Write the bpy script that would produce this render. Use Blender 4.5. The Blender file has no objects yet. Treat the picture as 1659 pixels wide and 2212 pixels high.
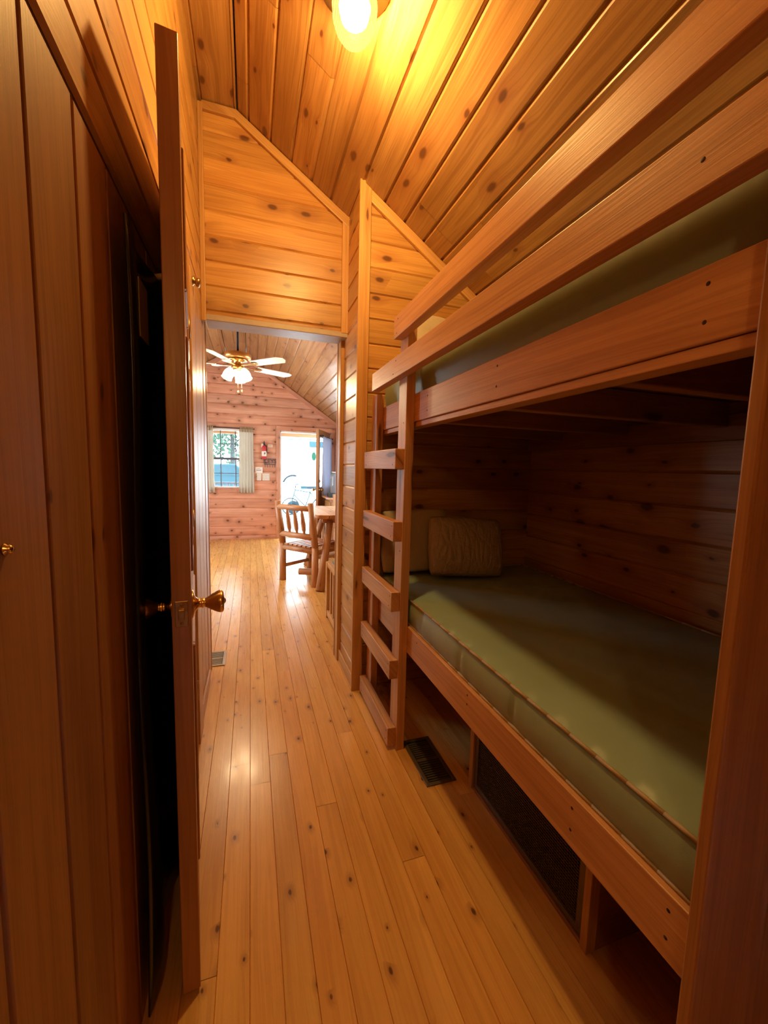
import bpy, bmesh, math, random
from mathutils import Vector, Matrix
random.seed(7)
S = bpy.context.scene
COL = S.collection
# ------------------------------------------------------------------ camera, world, lights, exposure
H = 1.245
cam_d = bpy.data.cameras.new('camera'); cam = bpy.data.objects.new('camera', cam_d); COL.objects.link(cam)
cam_d.sensor_fit = 'HORIZONTAL'; cam_d.sensor_width = 36; cam_d.lens = 36 * 874 / 1659
cam_d.clip_start = 0.02; cam_d.clip_end = 300
_vy = Vector((541 - 829.5, 1007 - 1106, 874)).normalized()
_vz = Vector((613 - 829.5, 9445 - 1106, 874)).normalized()
_vz = (_vz - _vy * _vz.dot(_vy)).normalized()
_vx = _vz.cross(_vy)
if _vx.x < 0: _vx = -_vx
R = Matrix((_vx, _vy, -_vz))           # rows: world axes seen from the camera (right, down, forward)
cx, cd, cf = R.col[0], R.col[1], R.col[2]
M = Matrix(((cx[0], -cd[0], -cf[0], 0), (cx[1], -cd[1], -cf[1], 0), (cx[2], -cd[2], -cf[2], H), (0, 0, 0, 1)))
cam.matrix_world = M
S.camera = cam
S.view_settings.view_transform = 'Standard'; S.view_settings.look = 'None'
S.view_settings.gamma = 1; S.view_settings.use_curve_mapping = False
S.view_settings.exposure = 0.0
S.cycles.use_denoising = True
S.cycles.use_adaptive_sampling = True; S.cycles.adaptive_threshold = .025; S.cycles.adaptive_min_samples = 24
S.cycles.max_bounces = 7; S.cycles.diffuse_bounces = 5; S.cycles.glossy_bounces = 4
S.cycles.transmission_bounces = 4; S.cycles.transparent_max_bounces = 12
S.cycles.sample_clamp_indirect = 8; S.cycles.caustics_reflective = False; S.cycles.caustics_refractive = False

LAMP_W, FAN_W, SKY, SUN = 73, 16, 21.0, 8.0
REAR_W = 8.0
LAMP_COL = (1.0, 0.70, 0.36); FAN_COL = (1.0, 0.72, 0.40)
w = bpy.data.worlds.new('sky'); S.world = w; w.use_nodes = True
w.node_tree.nodes['Background'].inputs[0].default_value = (0.78, 0.90, 1.0, 1)
w.node_tree.nodes['Background'].inputs[1].default_value = SKY
def light(name, kind, loc, energy, color=(1, 1, 1), **k):
    d = bpy.data.lights.new(name, kind); d.energy = energy; d.color = color
    for a, b in k.items(): setattr(d, a, b)
    o = bpy.data.objects.new(name, d); COL.objects.link(o); o.location = loc; return o
sun = light('sun', 'SUN', (0, 12, 10), SUN, (1, .96, .9), angle=.02)
sun.rotation_euler = (math.radians(28), math.radians(-32), 0)
def portal(loc, rot, sx, sy):
    o = light('window_daylight', 'AREA', loc, 1, shape='RECTANGLE', size=sx, size_y=sy); o.rotation_euler = rot
    o.data.cycles.is_portal = True
PI = math.pi
portal((.93, 7.36, .93), (PI / 2, 0, PI), .9, 1.9)      # entrance door
portal((-.35, 7.36, 1.36), (PI / 2, 0, PI), .72, 1.0)   # front window
portal((1.74, 5.0, 1.3), (PI / 2, 0, PI / 2), 1.5, .9)  # added, unseen side window of the dining corner
portal((-2.04, 4.9, 1.35), (PI / 2, 0, -PI / 2), 1.6, 1.0)  # added, unseen window on the left of the living room
LAMP = Vector((.319, 1.38, 2.615)); FAN = Vector((-.11, 4.4, 0))
light('hall_lamp_light', 'POINT', LAMP, LAMP_W, LAMP_COL, shadow_soft_size=.035)

# ------------------------------------------------------------------ materials
class NT:
    def __init__(s, name):
        s.m = bpy.data.materials.new(name); s.m.use_nodes = True; s.t = s.m.node_tree; s.n = s.t.nodes; s.l = s.t.links
        s.b = s.n['Principled BSDF']
    def put(s, sock, v):
        if isinstance(v, bpy.types.NodeSocket): s.l.new(v, sock)
        elif isinstance(v, (tuple, list)) and len(v) == 3 and sock.type == 'RGBA': sock.default_value = (*v, 1)
        else: sock.default_value = v
    def math(s, op, a, b=0.0, c=0.0):
        n = s.n.new('ShaderNodeMath'); n.operation = op
        for i, v in enumerate((a, b, c)): s.put(n.inputs[i], v)
        return n.outputs[0]
    def mix(s, f, a, b, mode='MIX'):
        n = s.n.new('ShaderNodeMix'); n.data_type = 'RGBA'; n.blend_type = mode
        s.put(n.inputs[0], f); s.put(n.inputs[6], a); s.put(n.inputs[7], b); return n.outputs[2]
    def ss(s, x, a, b, lo=0.0, hi=1.0):
        n = s.n.new('ShaderNodeMapRange'); n.interpolation_type = 'SMOOTHSTEP'
        for i, v in enumerate((x, a, b, lo, hi)): s.put(n.inputs[i], v)
        return n.outputs[0]
    def vec(s, x, y, z=0.0):
        n = s.n.new('ShaderNodeCombineXYZ')
        for i, v in enumerate((x, y, z)): s.put(n.inputs[i], v)
        return n.outputs[0]
    def noise(s, v, scale=1.0, detail=2.0, rough=.5):
        n = s.n.new('ShaderNodeTexNoise'); s.put(n.inputs['Vector'], v); n.inputs['Scale'].default_value = scale
        n.inputs['Detail'].default_value = detail; n.inputs['Roughness'].default_value = rough; return n.outputs[0]
    def uv(s, name):
        n = s.n.new('ShaderNodeUVMap'); n.uv_map = name
        q = s.n.new('ShaderNodeSeparateXYZ'); s.l.new(n.outputs[0], q.inputs[0]); return q.outputs[0], q.outputs[1]
    def set(s, **k):
        for a, v in k.items(): s.put(s.b.inputs[a.replace('_', ' ')], v)
        return s
    def bump(s, h, strength=.2, dist=.002):
        n = s.n.new('ShaderNodeBump'); n.inputs['Strength'].default_value = strength; n.inputs['Distance'].default_value = dist
        s.l.new(h, n.inputs['Height']); s.l.new(n.outputs[0], s.b.inputs['Normal'])

def wood(name, light_c, dark_c, rough=.32, ku=2.6, kv=7.0, keep=.5, var=.16, coat=.0, knot=(.10, .035, .014), bump=.12, ksize=1.0, spec=.5):
    t = NT(name); u, v = t.uv('UVMap'); r1, r2 = t.uv('Rnd')
    vo = t.n.new('ShaderNodeTexVoronoi'); vo.voronoi_dimensions = '2D'; vo.inputs['Scale'].default_value = 1
    wob = t.noise(t.vec(t.math('MULTIPLY', u, 9), t.math('MULTIPLY', v, 30)), 1, 2)
    t.put(vo.inputs['Vector'], t.vec(t.math('MULTIPLY_ADD', wob, .10, t.math('MULTIPLY', u, ku)), t.math('MULTIPLY_ADD', wob, .10, t.math('MULTIPLY', v, kv))))
    q = t.n.new('ShaderNodeSeparateColor'); t.l.new(vo.outputs['Color'], q.inputs[0])
    kp = t.math('GREATER_THAN', q.outputs[0], keep)
    dd = t.math('DIVIDE', vo.outputs['Distance'], t.math('MULTIPLY_ADD', q.outputs[1], ksize, .35 * ksize))
    kn = t.math('MULTIPLY', t.ss(dd, .115, .05), kp)
    halo = t.math('MULTIPLY', t.ss(dd, .42, .05), kp)
    warp = t.noise(t.vec(t.math('MULTIPLY', u, 1.1), t.math('MULTIPLY', v, 5)), 1, 2)
    vv = t.math('ADD', t.math('MULTIPLY_ADD', warp, .05, v), t.math('MULTIPLY', halo, .012))
    fine = t.noise(t.vec(t.math('MULTIPLY', u, 4), t.math('MULTIPLY', vv, 260)), 1, 3, .6)
    broad = t.noise(t.vec(t.math('MULTIPLY', u, .7), t.math('MULTIPLY', vv, 26)), 1, 3, .55)
    rings = t.math('SINE', t.math('MULTIPLY', broad, 46))
    g = t.math('ADD', t.math('MULTIPLY', t.ss(rings, -.4, 1.0), .34), t.math('ADD', t.math('MULTIPLY', t.ss(broad, .35, .7), .42), t.math('MULTIPLY', t.ss(fine, .3, .75), .30)))
    c = t.mix(g, light_c, dark_c)
    blotch = t.noise(t.vec(t.math('MULTIPLY', u, 1.3), t.math('MULTIPLY', v, 7)), 1, 2)
    c = t.mix(t.ss(blotch, .35, .75), c, t.mix(1.0, c, (.80, .72, .66), 'MULTIPLY'))
    c = t.mix(t.math('MULTIPLY', halo, .42), c, (knot[0] * 2.4, knot[1] * 2.3, knot[2] * 2.2))
    c = t.mix(t.math('MULTIPLY', kn, .9), c, knot)
    tint = t.mix(r2, (1.0, .97, .92), (1.0, .90, .80))
    c = t.mix(1.0, c, tint, 'MULTIPLY')
    hs = t.n.new('ShaderNodeHueSaturation'); t.put(hs.inputs['Color'], c); t.put(hs.inputs['Value'], t.math('MULTIPLY_ADD', r1, var * 2, 1 - var))
    t.set(Base_Color=hs.outputs[0], Roughness=t.math('MULTIPLY_ADD', fine, .14, rough - .05), Specular_IOR_Level=spec)
    if coat: t.set(Coat_Weight=coat, Coat_Roughness=.12)
    t.bump(t.math('MULTIPLY_ADD', kn, .6, fine), bump)
    return t.m
W_WALL = wood('pine_wall', (.62, .375, .135), (.42, .215, .065), .34, ku=4.6, kv=8.5, keep=.52, var=.16, ksize=1.25)
W_CEIL = wood('pine_ceiling', (.48, .28, .115), (.29, .145, .05), .33, ku=4, kv=8.0, keep=.58, var=.17, coat=.25, ksize=1.1)
W_FLOOR = wood('pine_floor', (.84, .53, .175), (.68, .375, .105), .26, ku=8.5, kv=15, keep=.76, var=.12, coat=.12, bump=.10, ksize=.8)
W_TRIM = wood('pine_trim', (.62, .38, .16), (.44, .235, .085), .34, ku=1.6, kv=9, keep=.72, var=.08)
W_BUNK = wood('fir_bunk', (.69, .41, .21), (.48, .25, .115), .42, ku=1.3, kv=9, keep=.70, var=.07, bump=.22)
W_DOOR = wood('fir_door', (.50, .27, .13), (.36, .17, .075), .36, ku=.8, kv=4, keep=.9, var=.05, bump=.04)
W_LOG = wood('log', (.64, .37, .21), (.45, .23, .12), .40, ku=3.5, kv=14, keep=.5, var=.08)
W_SIDING = wood('log_siding', (.78, .44, .33), (.56, .27, .19), .36, ku=5.5, kv=7.2, keep=.42, var=.10, ksize=1.1)
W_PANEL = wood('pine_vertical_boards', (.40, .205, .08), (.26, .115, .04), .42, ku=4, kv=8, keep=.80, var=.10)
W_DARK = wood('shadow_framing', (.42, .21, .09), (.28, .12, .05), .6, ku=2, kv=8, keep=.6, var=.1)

def plain(name, col, rough=.5, metal=0.0, noise_amt=.12, scale=30, bump=0.0, **k):
    t = NT(name); tc = t.n.new('ShaderNodeTexCoord'); nz = t.noise(tc.outputs['Object'], scale, 3)
    c = t.mix(nz, tuple(x * (1 - noise_amt) for x in col), tuple(min(1, x * (1 + noise_amt)) for x in col))
    t.set(Base_Color=c, Roughness=rough, Metallic=metal, **k)
    if bump: t.bump(nz, bump, .004)
    return t.m
BRASS = plain('brass', (.80, .52, .20), .22, 1.0, .1, 20)
BRASS_OLD = plain('antique_brass', (.42, .27, .12), .35, 1.0, .2, 60)
IRON = plain('dark_iron', (.05, .05, .055), .5, .6, .2, 40)
BLACK = plain('black_plastic', (.02, .02, .022), .35)
GREYTRIM = plain('grey_weather_strip', (.42, .36, .33), .38, 0, .15, 25)
VENT = plain('brown_register', (.16, .12, .075), .45, .5, .2, 50)
VENTG = plain('grey_register', (.38, .31, .22), .4, .5, .2, 50)
MESHM = plain('grille_mesh', (.10, .06, .03), .5, .4, .2, 80)
HOLE = plain('screw_recess', (.03, .012, .006), .7)
PIPING = plain('tan_piping', (.42, .32, .20), .55)
FABT = plain('tan_fabric', (.44, .36, .26), .85, 0, .15, 180, bump=.3)
def cloth(name, col, tr):
    t = NT(name); out = t.n['Material Output']; df = t.n.new('ShaderNodeBsdfDiffuse'); tl = t.n.new('ShaderNodeBsdfTranslucent'); mx = t.n.new('ShaderNodeMixShader')
    tc = t.n.new('ShaderNodeTexCoord'); nz = t.noise(tc.outputs['Object'], 80, 2); c = t.mix(nz, tuple(x * .93 for x in col), col)
    t.put(df.inputs[0], c); t.put(tl.inputs[0], c); mx.inputs[0].default_value = tr
    t.l.new(df.outputs[0], mx.inputs[1]); t.l.new(tl.outputs[0], mx.inputs[2]); t.l.new(mx.outputs[0], out.inputs[0]); return t.m
CURT = cloth('cream_curtain', (.80, .76, .68), .35)
SHEER = cloth('white_sheer_curtain', (.74, .79, .95), .45)
WHITEP = plain('almond_plastic', (.80, .74, .66), .4, 0, .03)
PAPER = plain('paper', (.85, .80, .74), .8, 0, .03)
PINKP = plain('pink_card', (.82, .62, .50), .8, 0, .03)
INK = plain('printing', (.18, .14, .13), .8)
RED = plain('red_enamel', (.58, .045, .05), .3, 0, .05)
SIGN = plain('dark_metal_sign', (.09, .075, .10), .5, .3, .1)
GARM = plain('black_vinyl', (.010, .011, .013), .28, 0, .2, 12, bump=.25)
TAN = plain('tan_card', (.34, .22, .12), .8)
BLADE = plain('white_blade', (.78, .70, .66), .45, 0, .05, 15)
SASH = plain('white_sash', (.80, .80, .78), .4, 0, .03)
MUNT = plain('dark_muntin', (.10, .11, .14), .5, 0, .1)
RVW = plain('white_trailer_skin', (.86, .87, .86), .35, 0, .02)
RVWIN = plain('trailer_window', (.015, .040, .055), .6, 0, .6, 8, Specular_IOR_Level=.1)
TEAL = plain('faded_teal', (.01, .035, .045), .7, 0, .4, 20, Specular_IOR_Level=.1)
GREEN_S = plain('green_emblem', (.008, .034, .022), .8, 0, .3, 20, Specular_IOR_Level=.05)
TYRE = plain('tyre', (.012, .02, .026), .8, Specular_IOR_Level=.1)
CARP = plain('blue_car_paint', (.014, .042, .058), .6, 0, .2, Specular_IOR_Level=.1)
GROUND = plain('pale_gravel', (.66, .65, .62), .9, 0, .1, 3)
DECK = plain('blue_grey_deck_paint', (.020, .034, .042), .5, 0, .2, 14)
ROOFM = plain('roof_outside', (.2, .19, .18), .9)
LEAF = plain('leaves', (.022, .060, .040), .8, 0, .5, 6, Specular_IOR_Level=.1)
BARK = plain('bark', (.04, .045, .05), .9, 0, .3, 20, Specular_IOR_Level=.1)
STEEL = plain('chrome', (.7, .7, .7), .2, 1.0, .05)

def vinyl():
    t = NT('green_vinyl'); tc = t.n.new('ShaderNodeTexCoord')
    n1 = t.noise(tc.outputs['Object'], 3.2, 3); n2 = t.noise(tc.outputs['Object'], 900, 2)
    t.set(Base_Color=t.mix(n1, (.25, .35, .265), (.315, .42, .32)), Roughness=.40)
    mp = t.n.new('ShaderNodeMapping'); mp.inputs['Scale'].default_value = (5, 9, 3); t.l.new(tc.outputs['Object'], mp.inputs[0])
    wr = t.noise(mp.outputs[0], 1.0, 2)
    t.bump(t.math('ADD', t.math('MULTIPLY', wr, 1.0), t.math('MULTIPLY', n2, .03)), .55, .012)
    return t.m
VINYL = vinyl()
def wrap():
    t = NT('crinkled_clear_wrap_over_tan_fabric'); tc = t.n.new('ShaderNodeTexCoord')
    n = t.noise(tc.outputs['Object'], 22, 4, .7); v = t.n.new('ShaderNodeTexVoronoi'); v.feature = 'DISTANCE_TO_EDGE'
    mp = t.n.new('ShaderNodeMapping'); mp.inputs['Scale'].default_value = (30, 30, 11)
    t.l.new(tc.outputs['Object'], mp.inputs[0]); t.l.new(mp.outputs[0], v.inputs['Vector']); v.inputs['Scale'].default_value = 1
    t.set(Base_Color=(.37, .28, .19), Roughness=.7, Coat_Weight=1.0, Coat_Roughness=.14, Coat_IOR=1.9)
    b = t.n.new('ShaderNodeBump'); b.inputs['Strength'].default_value = 1.0; b.inputs['Distance'].default_value = .02
    t.l.new(t.math('ADD', n, v.outputs['Distance']), b.inputs['Height'])
    t.l.new(b.outputs[0], t.b.inputs['Coat Normal'])
    return t.m
WRAP = wrap()
def glassy(name, tint, alpha_col, emit=None, es=0.0, transl=.0):
    t = NT(name); out = t.n['Material Output']
    tr = t.n.new('ShaderNodeBsdfTransparent'); tr.inputs[0].default_value = (*alpha_col, 1)
    gl = t.n.new('ShaderNodeBsdfGlossy'); gl.inputs['Roughness'].default_value = .05
    mx = t.n.new('ShaderNodeMixShader'); mx.inputs[0].default_value = .06
    t.l.new(tr.outputs[0], mx.inputs[1]); t.l.new(gl.outputs[0], mx.inputs[2]); last = mx.outputs[0]
    if emit:
        em = t.n.new('ShaderNodeEmission'); em.inputs[1].default_value = es; t.put(em.inputs[0], emit)
        tc = t.n.new('ShaderNodeTexCoord')
        wv = t.n.new('ShaderNodeTexWave'); wv.inputs['Scale'].default_value = 60; wv.inputs['Distortion'].default_value = 1.5
        t.l.new(tc.outputs['Object'], wv.inputs[0])
        t.put(em.inputs[1], t.math('MULTIPLY_ADD', wv.outputs[1], es * .7, es * .6))
        ad = t.n.new('ShaderNodeAddShader'); t.l.new(last, ad.inputs[0]); t.l.new(em.outputs[0], ad.inputs[1]); last = ad.outputs[0]
    t.l.new(last, out.inputs[0]); return t.m
GLASS = glassy('window_glass', None, (.93, .98, .97))
JAR = glassy('amber_lit_ribbed_glass', None, (.74, .62, .36), (1, .72, .22), .9)
JUG = plain('clear_blue_jug', (.62, .75, .90), .1, 0, .05, 10, Transmission_Weight=.75)
def emis(name, col, s):
    t = NT(name); t.set(Base_Color=col, Emission_Color=col, Emission_Strength=s); return t.m
BULB = glassy('hot_bulb', None, (1, 1, 1), (1, .90, .62), 5.0)
SHADE = emis('frosted_lit_shade', (1, .86, .55), 3.2)

# ------------------------------------------------------------------ mesh helpers
def tag(o, label=None, cat=None, group=None, kind=None):
    if label: o['label'] = label
    if cat: o['category'] = cat
    if group: o['group'] = group
    if kind: o['kind'] = kind
    return o
def empty(name, loc, rz=0.0):
    o = bpy.data.objects.new(name, None); COL.objects.link(o); o.location = loc; o.rotation_euler = (0, 0, rz)
    o.empty_display_size = .05; return o
def copy_tree(o, parent=None):
    c = o.copy(); COL.objects.link(c); c.parent = parent
    for ch in list(o.children): copy_tree(ch, c)
    return c
class MB:
    """collects shapes and links them as ONE mesh object"""
    def __init__(s):
        s.bm = bmesh.new(); s.uv = s.bm.loops.layers.uv.new('UVMap'); s.rn = s.bm.loops.layers.uv.new('Rnd'); s.mi = 0
    def mat(s, i): s.mi = i; return s
    def _uv(s, faces, fn, rnd=None):
        r = rnd or (random.random(), random.random())
        for f in faces:
            f.material_index = s.mi
            for l in f.loops:
                l[s.uv].uv = fn(l.vert.co, f); l[s.rn].uv = r
    def box(s, lo, hi, T=None, grain=None, rnd=None):
        lo, hi = Vector(lo), Vector(hi); d = hi - lo
        g = grain if grain is not None else max(range(3), key=lambda i: abs(d[i]))
        vs = [s.bm.verts.new((lo.x if i & 1 == 0 else hi.x, lo.y if i & 2 == 0 else hi.y, lo.z if i & 4 == 0 else hi.z)) for i in range(8)]
        fs = [s.bm.faces.new([vs[i] for i in q]) for q in ((0, 2, 3, 1), (4, 5, 7, 6), (0, 1, 5, 4), (2, 6, 7, 3), (0, 4, 6, 2), (1, 3, 7, 5))]
        ou, ov = random.uniform(0, 90), random.uniform(0, 90); oth = [i for i in range(3) if i != g]
        s._uv(fs, lambda c, f: (c[g] + ou, c[oth[0]] + c[oth[1]] * .83 + ov), rnd)
        if T:
            for v in vs: v.co = T @ v.co
        return vs
    def poly(s, pts, n, th, T=None, g=None):
        """extruded polygon: pts in 3D, thickness th along n, grain direction g"""
        n = Vector(n); g = Vector(g or (1, 0, 0)).normalized(); c = n.cross(g).normalized()
        a = [s.bm.verts.new(p) for p in pts]; b = [s.bm.verts.new(Vector(p) + n * th) for p in pts]
        fs = [s.bm.faces.new(a[::-1]), s.bm.faces.new(b)]
        k = len(pts)
        for i in range(k): fs.append(s.bm.faces.new([a[i], a[(i + 1) % k], b[(i + 1) % k], b[i]]))
        ou, ov = random.uniform(0, 90), random.uniform(0, 90)
        s._uv(fs, lambda q, f: (q.dot(g) + ou, q.dot(c) + q.dot(n) + ov))
        if T:
            for v in a + b: v.co = T @ v.co
    def cyl(s, p0, p1, r0, r1=None, seg=16, caps=True):
        p0, p1 = Vector(p0), Vector(p1); r1 = r0 if r1 is None else r1; d = (p1 - p0); L = d.length; d.normalize()
        a = d.orthogonal().normalized(); b = d.cross(a)
        s.lathe([(0, 0), (0, r0), (L, r1), (L, 0)] if caps else [(0, r0), (L, r1)], p0, d, seg, a, b)
    def lathe(s, prof, origin, axis, seg=24, a=None, b=None, sx=1.0):
        """prof: list of (distance along the axis, radius)"""
        o, d = Vector(origin), Vector(axis).normalized()
        if a is None: a = d.orthogonal().normalized(); b = d.cross(a)
        rings = []
        for (t, r) in prof:
            if r < 1e-6: rings.append([s.bm.verts.new(o + d * t)])
            else: rings.append([s.bm.verts.new(o + d * t + (a * math.cos(q) * sx + b * math.sin(q)) * r) for q in [2 * PI * i / seg for i in range(seg)]])
        fs = []
        for A, B in zip(rings, rings[1:]):
            for i in range(seg):
                j = (i + 1) % seg
                q = [A[i % len(A)], A[j % len(A)], B[j % len(B)], B[i % len(B)]]
                q = [v for k, v in enumerate(q) if v not in q[:k]]
                if len(q) > 2:
                    try: fs.append(s.bm.faces.new(q))
                    except ValueError: pass
        for f in fs: f.smooth = True
        ou, ov = random.uniform(0, 90), random.uniform(0, 90)
        def fn(c, f):
            e = c - o; return ((e.dot(d)) + ou, math.atan2(e.dot(b), e.dot(a)) * .04 + ov)
        s._uv(fs, fn); return fs
    def tube(s, pts, r, seg=8):
        for p, q in zip(pts, pts[1:]): s.cyl(p, q, r, r, seg)
    def grid(s, nx, ny, fn, smooth=True, uvs=(1, 1)):
        V = [[s.bm.verts.new(fn(i / nx, j / ny)) for j in range(ny + 1)] for i in range(nx + 1)]
        fs = []
        for i in range(nx):
            for j in range(ny):
                f = s.bm.faces.new([V[i][j], V[i + 1][j], V[i + 1][j + 1], V[i][j + 1]]); f.smooth = smooth; fs.append(f)
        s._uv(fs, lambda c, f: (c.x + c.z, c.y)); return V
    def build(s, name, mats, parent=None, bevel=0.0, sub=0, solid=0.0, seg=2):
        bmesh.ops.recalc_face_normals(s.bm, faces=s.bm.faces)
        me = bpy.data.meshes.new(name); s.bm.to_mesh(me); s.bm.free()
        for m in (mats if isinstance(mats, (list, tuple)) else [mats]): me.materials.append(m)
        o = bpy.data.objects.new(name, me); COL.objects.link(o)
        if parent: o.parent = parent
        if solid: md = o.modifiers.new('s', 'SOLIDIFY'); md.thickness = solid; md.offset = 0
        if bevel: md = o.modifiers.new('b', 'BEVEL'); md.width = bevel; md.segments = seg; md.limit_method = 'ANGLE'; md.angle_limit = math.radians(50)
        if sub: md = o.modifiers.new('sub', 'SUBSURF'); md.levels = sub; md.render_levels = sub
        return o
def one(name, lo, hi, mat, parent=None, bevel=.003, **k):
    b = MB(); b.box(lo, hi, **k); return b.build(name, mat, parent, bevel)

def boards(mb, O, U, V, ulen, v0, v1, step, phase, back=.03, gap=.006, depth=.006, pieces=None, holes=(), clips=(), rounded=0.0, nrm=None, slab=True):
    """tongue-and-groove boards on a plane: U along the boards, V across, normal = U x V (or nrm)"""
    O, U, V = Vector(O), Vector(U).normalized(), Vector(V).normalized(); N = Vector(nrm) if nrm else U.cross(V)
    bm = mb.bm; first = set(bm.faces)
    k0 = math.floor((v0 - phase) / step); edges = []
    v = phase + k0 * step
    while v < v1 - 1e-4:
        a, b = max(v, v0), min(v + step, v1)
        if b - a > .004: edges.append((a, b))
        v += step
    newf = []
    for (a, b) in edges:
        cuts = [0.0]
        if pieces:
            t = random.uniform(.1, pieces[1])
            while t < ulen - .15: cuts.append(t); t += random.uniform(*pieces)
        cuts.append(ulen)
        for (s0, s1) in zip(cuts, cuts[1:]):
            g = min(gap, (b - a) * .3)
            if rounded:
                prof = [(a, -depth)] + [(a + (b - a) * q, rounded * (math.sin(PI * q) ** .45 - .75)) for q in (.03, .12, .3, .5, .7, .88, .97)] + [(b, -depth)]
            else:
                prof = [(a, -depth), (a + g, 0), (b - g, 0), (b, -depth)]
            e = .0007 if pieces else 0
            rr = (random.random(), random.random()); ou, ov = random.uniform(0, 90), random.uniform(0, 90)
            A = [bm.verts.new(O + U * (s0 + e) + V * p + N * q) for p, q in prof]; B = [bm.verts.new(O + U * (s1 - e) + V * p + N * q) for p, q in prof]
            fs = []
            for i in range(len(prof) - 1): fs.append(bm.faces.new([A[i], B[i], B[i + 1], A[i + 1]]))
            for f in fs:
                f.material_index = mb.mi; f.smooth = bool(rounded)
                for l in f.loops:
                    c = l.vert.co - O; l[mb.uv].uv = (c.dot(U) + ou, c.dot(V) + ov); l[mb.rn].uv = rr
            newf += fs
    if slab:
        n0 = -depth - .001
        P = [O + U * x + V * y + N * z for z in (n0, n0 - back) for (x, y) in ((0, v0), (ulen, v0), (ulen, v1), (0, v1))]
        vs = [bm.verts.new(p) for p in P]
        sf = [bm.faces.new([vs[i] for i in q]) for q in ((0, 1, 2, 3), (7, 6, 5, 4), (0, 4, 5, 1), (1, 5, 6, 2), (2, 6, 7, 3), (3, 7, 4, 0))]
        mb._uv(sf, lambda c, f: ((c - O).dot(U), (c - O).dot(V)), (.2, .5)); newf += sf
    def geom():
        fs = [f for f in bm.faces if f not in first]
        return fs + list({e for f in fs for e in f.edges}) + list({v for f in fs for v in f.verts})
    for (p, n) in clips: bmesh.ops.bisect_plane(bm, geom=geom(), plane_co=p, plane_no=n, clear_outer=True)
    for (h0, h1, g0, g1) in holes:
        for (dirn, val) in ((U, h0), (U, h1), (V, g0), (V, g1)): bmesh.ops.bisect_plane(bm, geom=geom(), plane_co=O + dirn * val, plane_no=dirn)
        dead = []
        for f in bm.faces:
            if f in first: continue
            c = f.calc_center_median() - O; x, y = c.dot(U), c.dot(V)
            if h0 < x < h1 and g0 < y < g1: dead.append(f)
        bmesh.ops.delete(bm, geom=dead, context='FACES')
def bld(mb, name, mat, **k):
    me = bpy.data.meshes.new(name); mb.bm.to_mesh(me); mb.bm.free(); me.materials.append(mat)
    o = bpy.data.objects.new(name, me); COL.objects.link(o); o['kind'] = 'structure'; tag(o, **k); return o

# ------------------------------------------------------------------ the room
YB, YF, XL, XR = -.62, 7.25, -.239, 1.65
def zc(x): return 3.029 - .67 * x
b = MB(); boards(b, (-2.0, YB, 0), (0, 1, 0), (1, 0, 0), YF - YB, 0, 3.68, .0772, 1.9115 % .0772, back=.08, gap=.0012, depth=.0035, pieces=(.7, 2.4), nrm=(0, 0, 1))
bld(b, 'floor', W_FLOOR, label='glossy honey pine plank floor running down the hall', cat='floor')
SL = Vector((1, 0, -.67)).normalized(); sk = math.sqrt(1 + .67 ** 2)
b = MB()
boards(b, (-.053, YB, zc(-.053)), (0, 1, 0), SL, YF - YB + .1, 0, (XR + .06 + .053) * sk, .109 * sk, .056 * sk, gap=.010, depth=.010, pieces=(2.2, 4.5), nrm=SL.cross(Vector((0, -1, 0))) )
boards(b, (-.36, YB, zc(-.053)), (0, 1, 0), (1, 0, 0), YF - YB + .1, 0, .307, .154, .14, gap=.006, depth=.006, pieces=(2.2, 4.5), nrm=(0, 0, -1))
SLL = Vector((-1, 0, -.62)).normalized(); skl = math.sqrt(1 + .62 ** 2)
boards(b, (-.36, YB, zc(-.053)), (0, 1, 0), SLL, YF - YB + .1, 0, 1.72 * skl, .109 * skl, .05, gap=.008, depth=.008, pieces=(2.2, 4.5), nrm=Vector((.62, 0, -1)).normalized())
bld(b, 'ceiling', W_CEIL, label='vaulted knotty pine board ceiling sloping down over the bunks', cat='ceiling')
RK = ((0, 0, zc(0) + .02), (.67, 0, 1)); RKL = ((-.36, 0, zc(-.053) + .02), (-.62, 0, 1))
# left wall of the hall
b = MB(); boards(b, (XL, YB, 0), (0, 1, 0), (0, 0, 1), 2.43 - YB, 1.786, 3.10, .1245, 2.008, back=.05, gap=.007, depth=.007, nrm=(1, 0, 0), holes=((1.86 - YB, 2.45 - YB, 1.7, 2.03),))
bld(b, 'wall_left', W_WALL, label='left hall wall of horizontal pine boards above the open door', cat='wall')
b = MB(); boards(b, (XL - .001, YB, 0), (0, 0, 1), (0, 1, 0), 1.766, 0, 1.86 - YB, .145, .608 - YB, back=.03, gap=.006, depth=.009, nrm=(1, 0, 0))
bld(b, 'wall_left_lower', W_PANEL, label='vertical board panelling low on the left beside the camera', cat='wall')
b = MB(); boards(b, (XL, 1.86, 0), (0, 0, 1), (0, 1, 0), 2.03, 0, 2.435 - 1.86, .1437, .0, back=.05, gap=.004, depth=.006, nrm=(1, 0, 0))
bld(b, 'wall_left_far', W_TRIM, label='vertical boards on the left wall between open door and opening', cat='wall')
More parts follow.
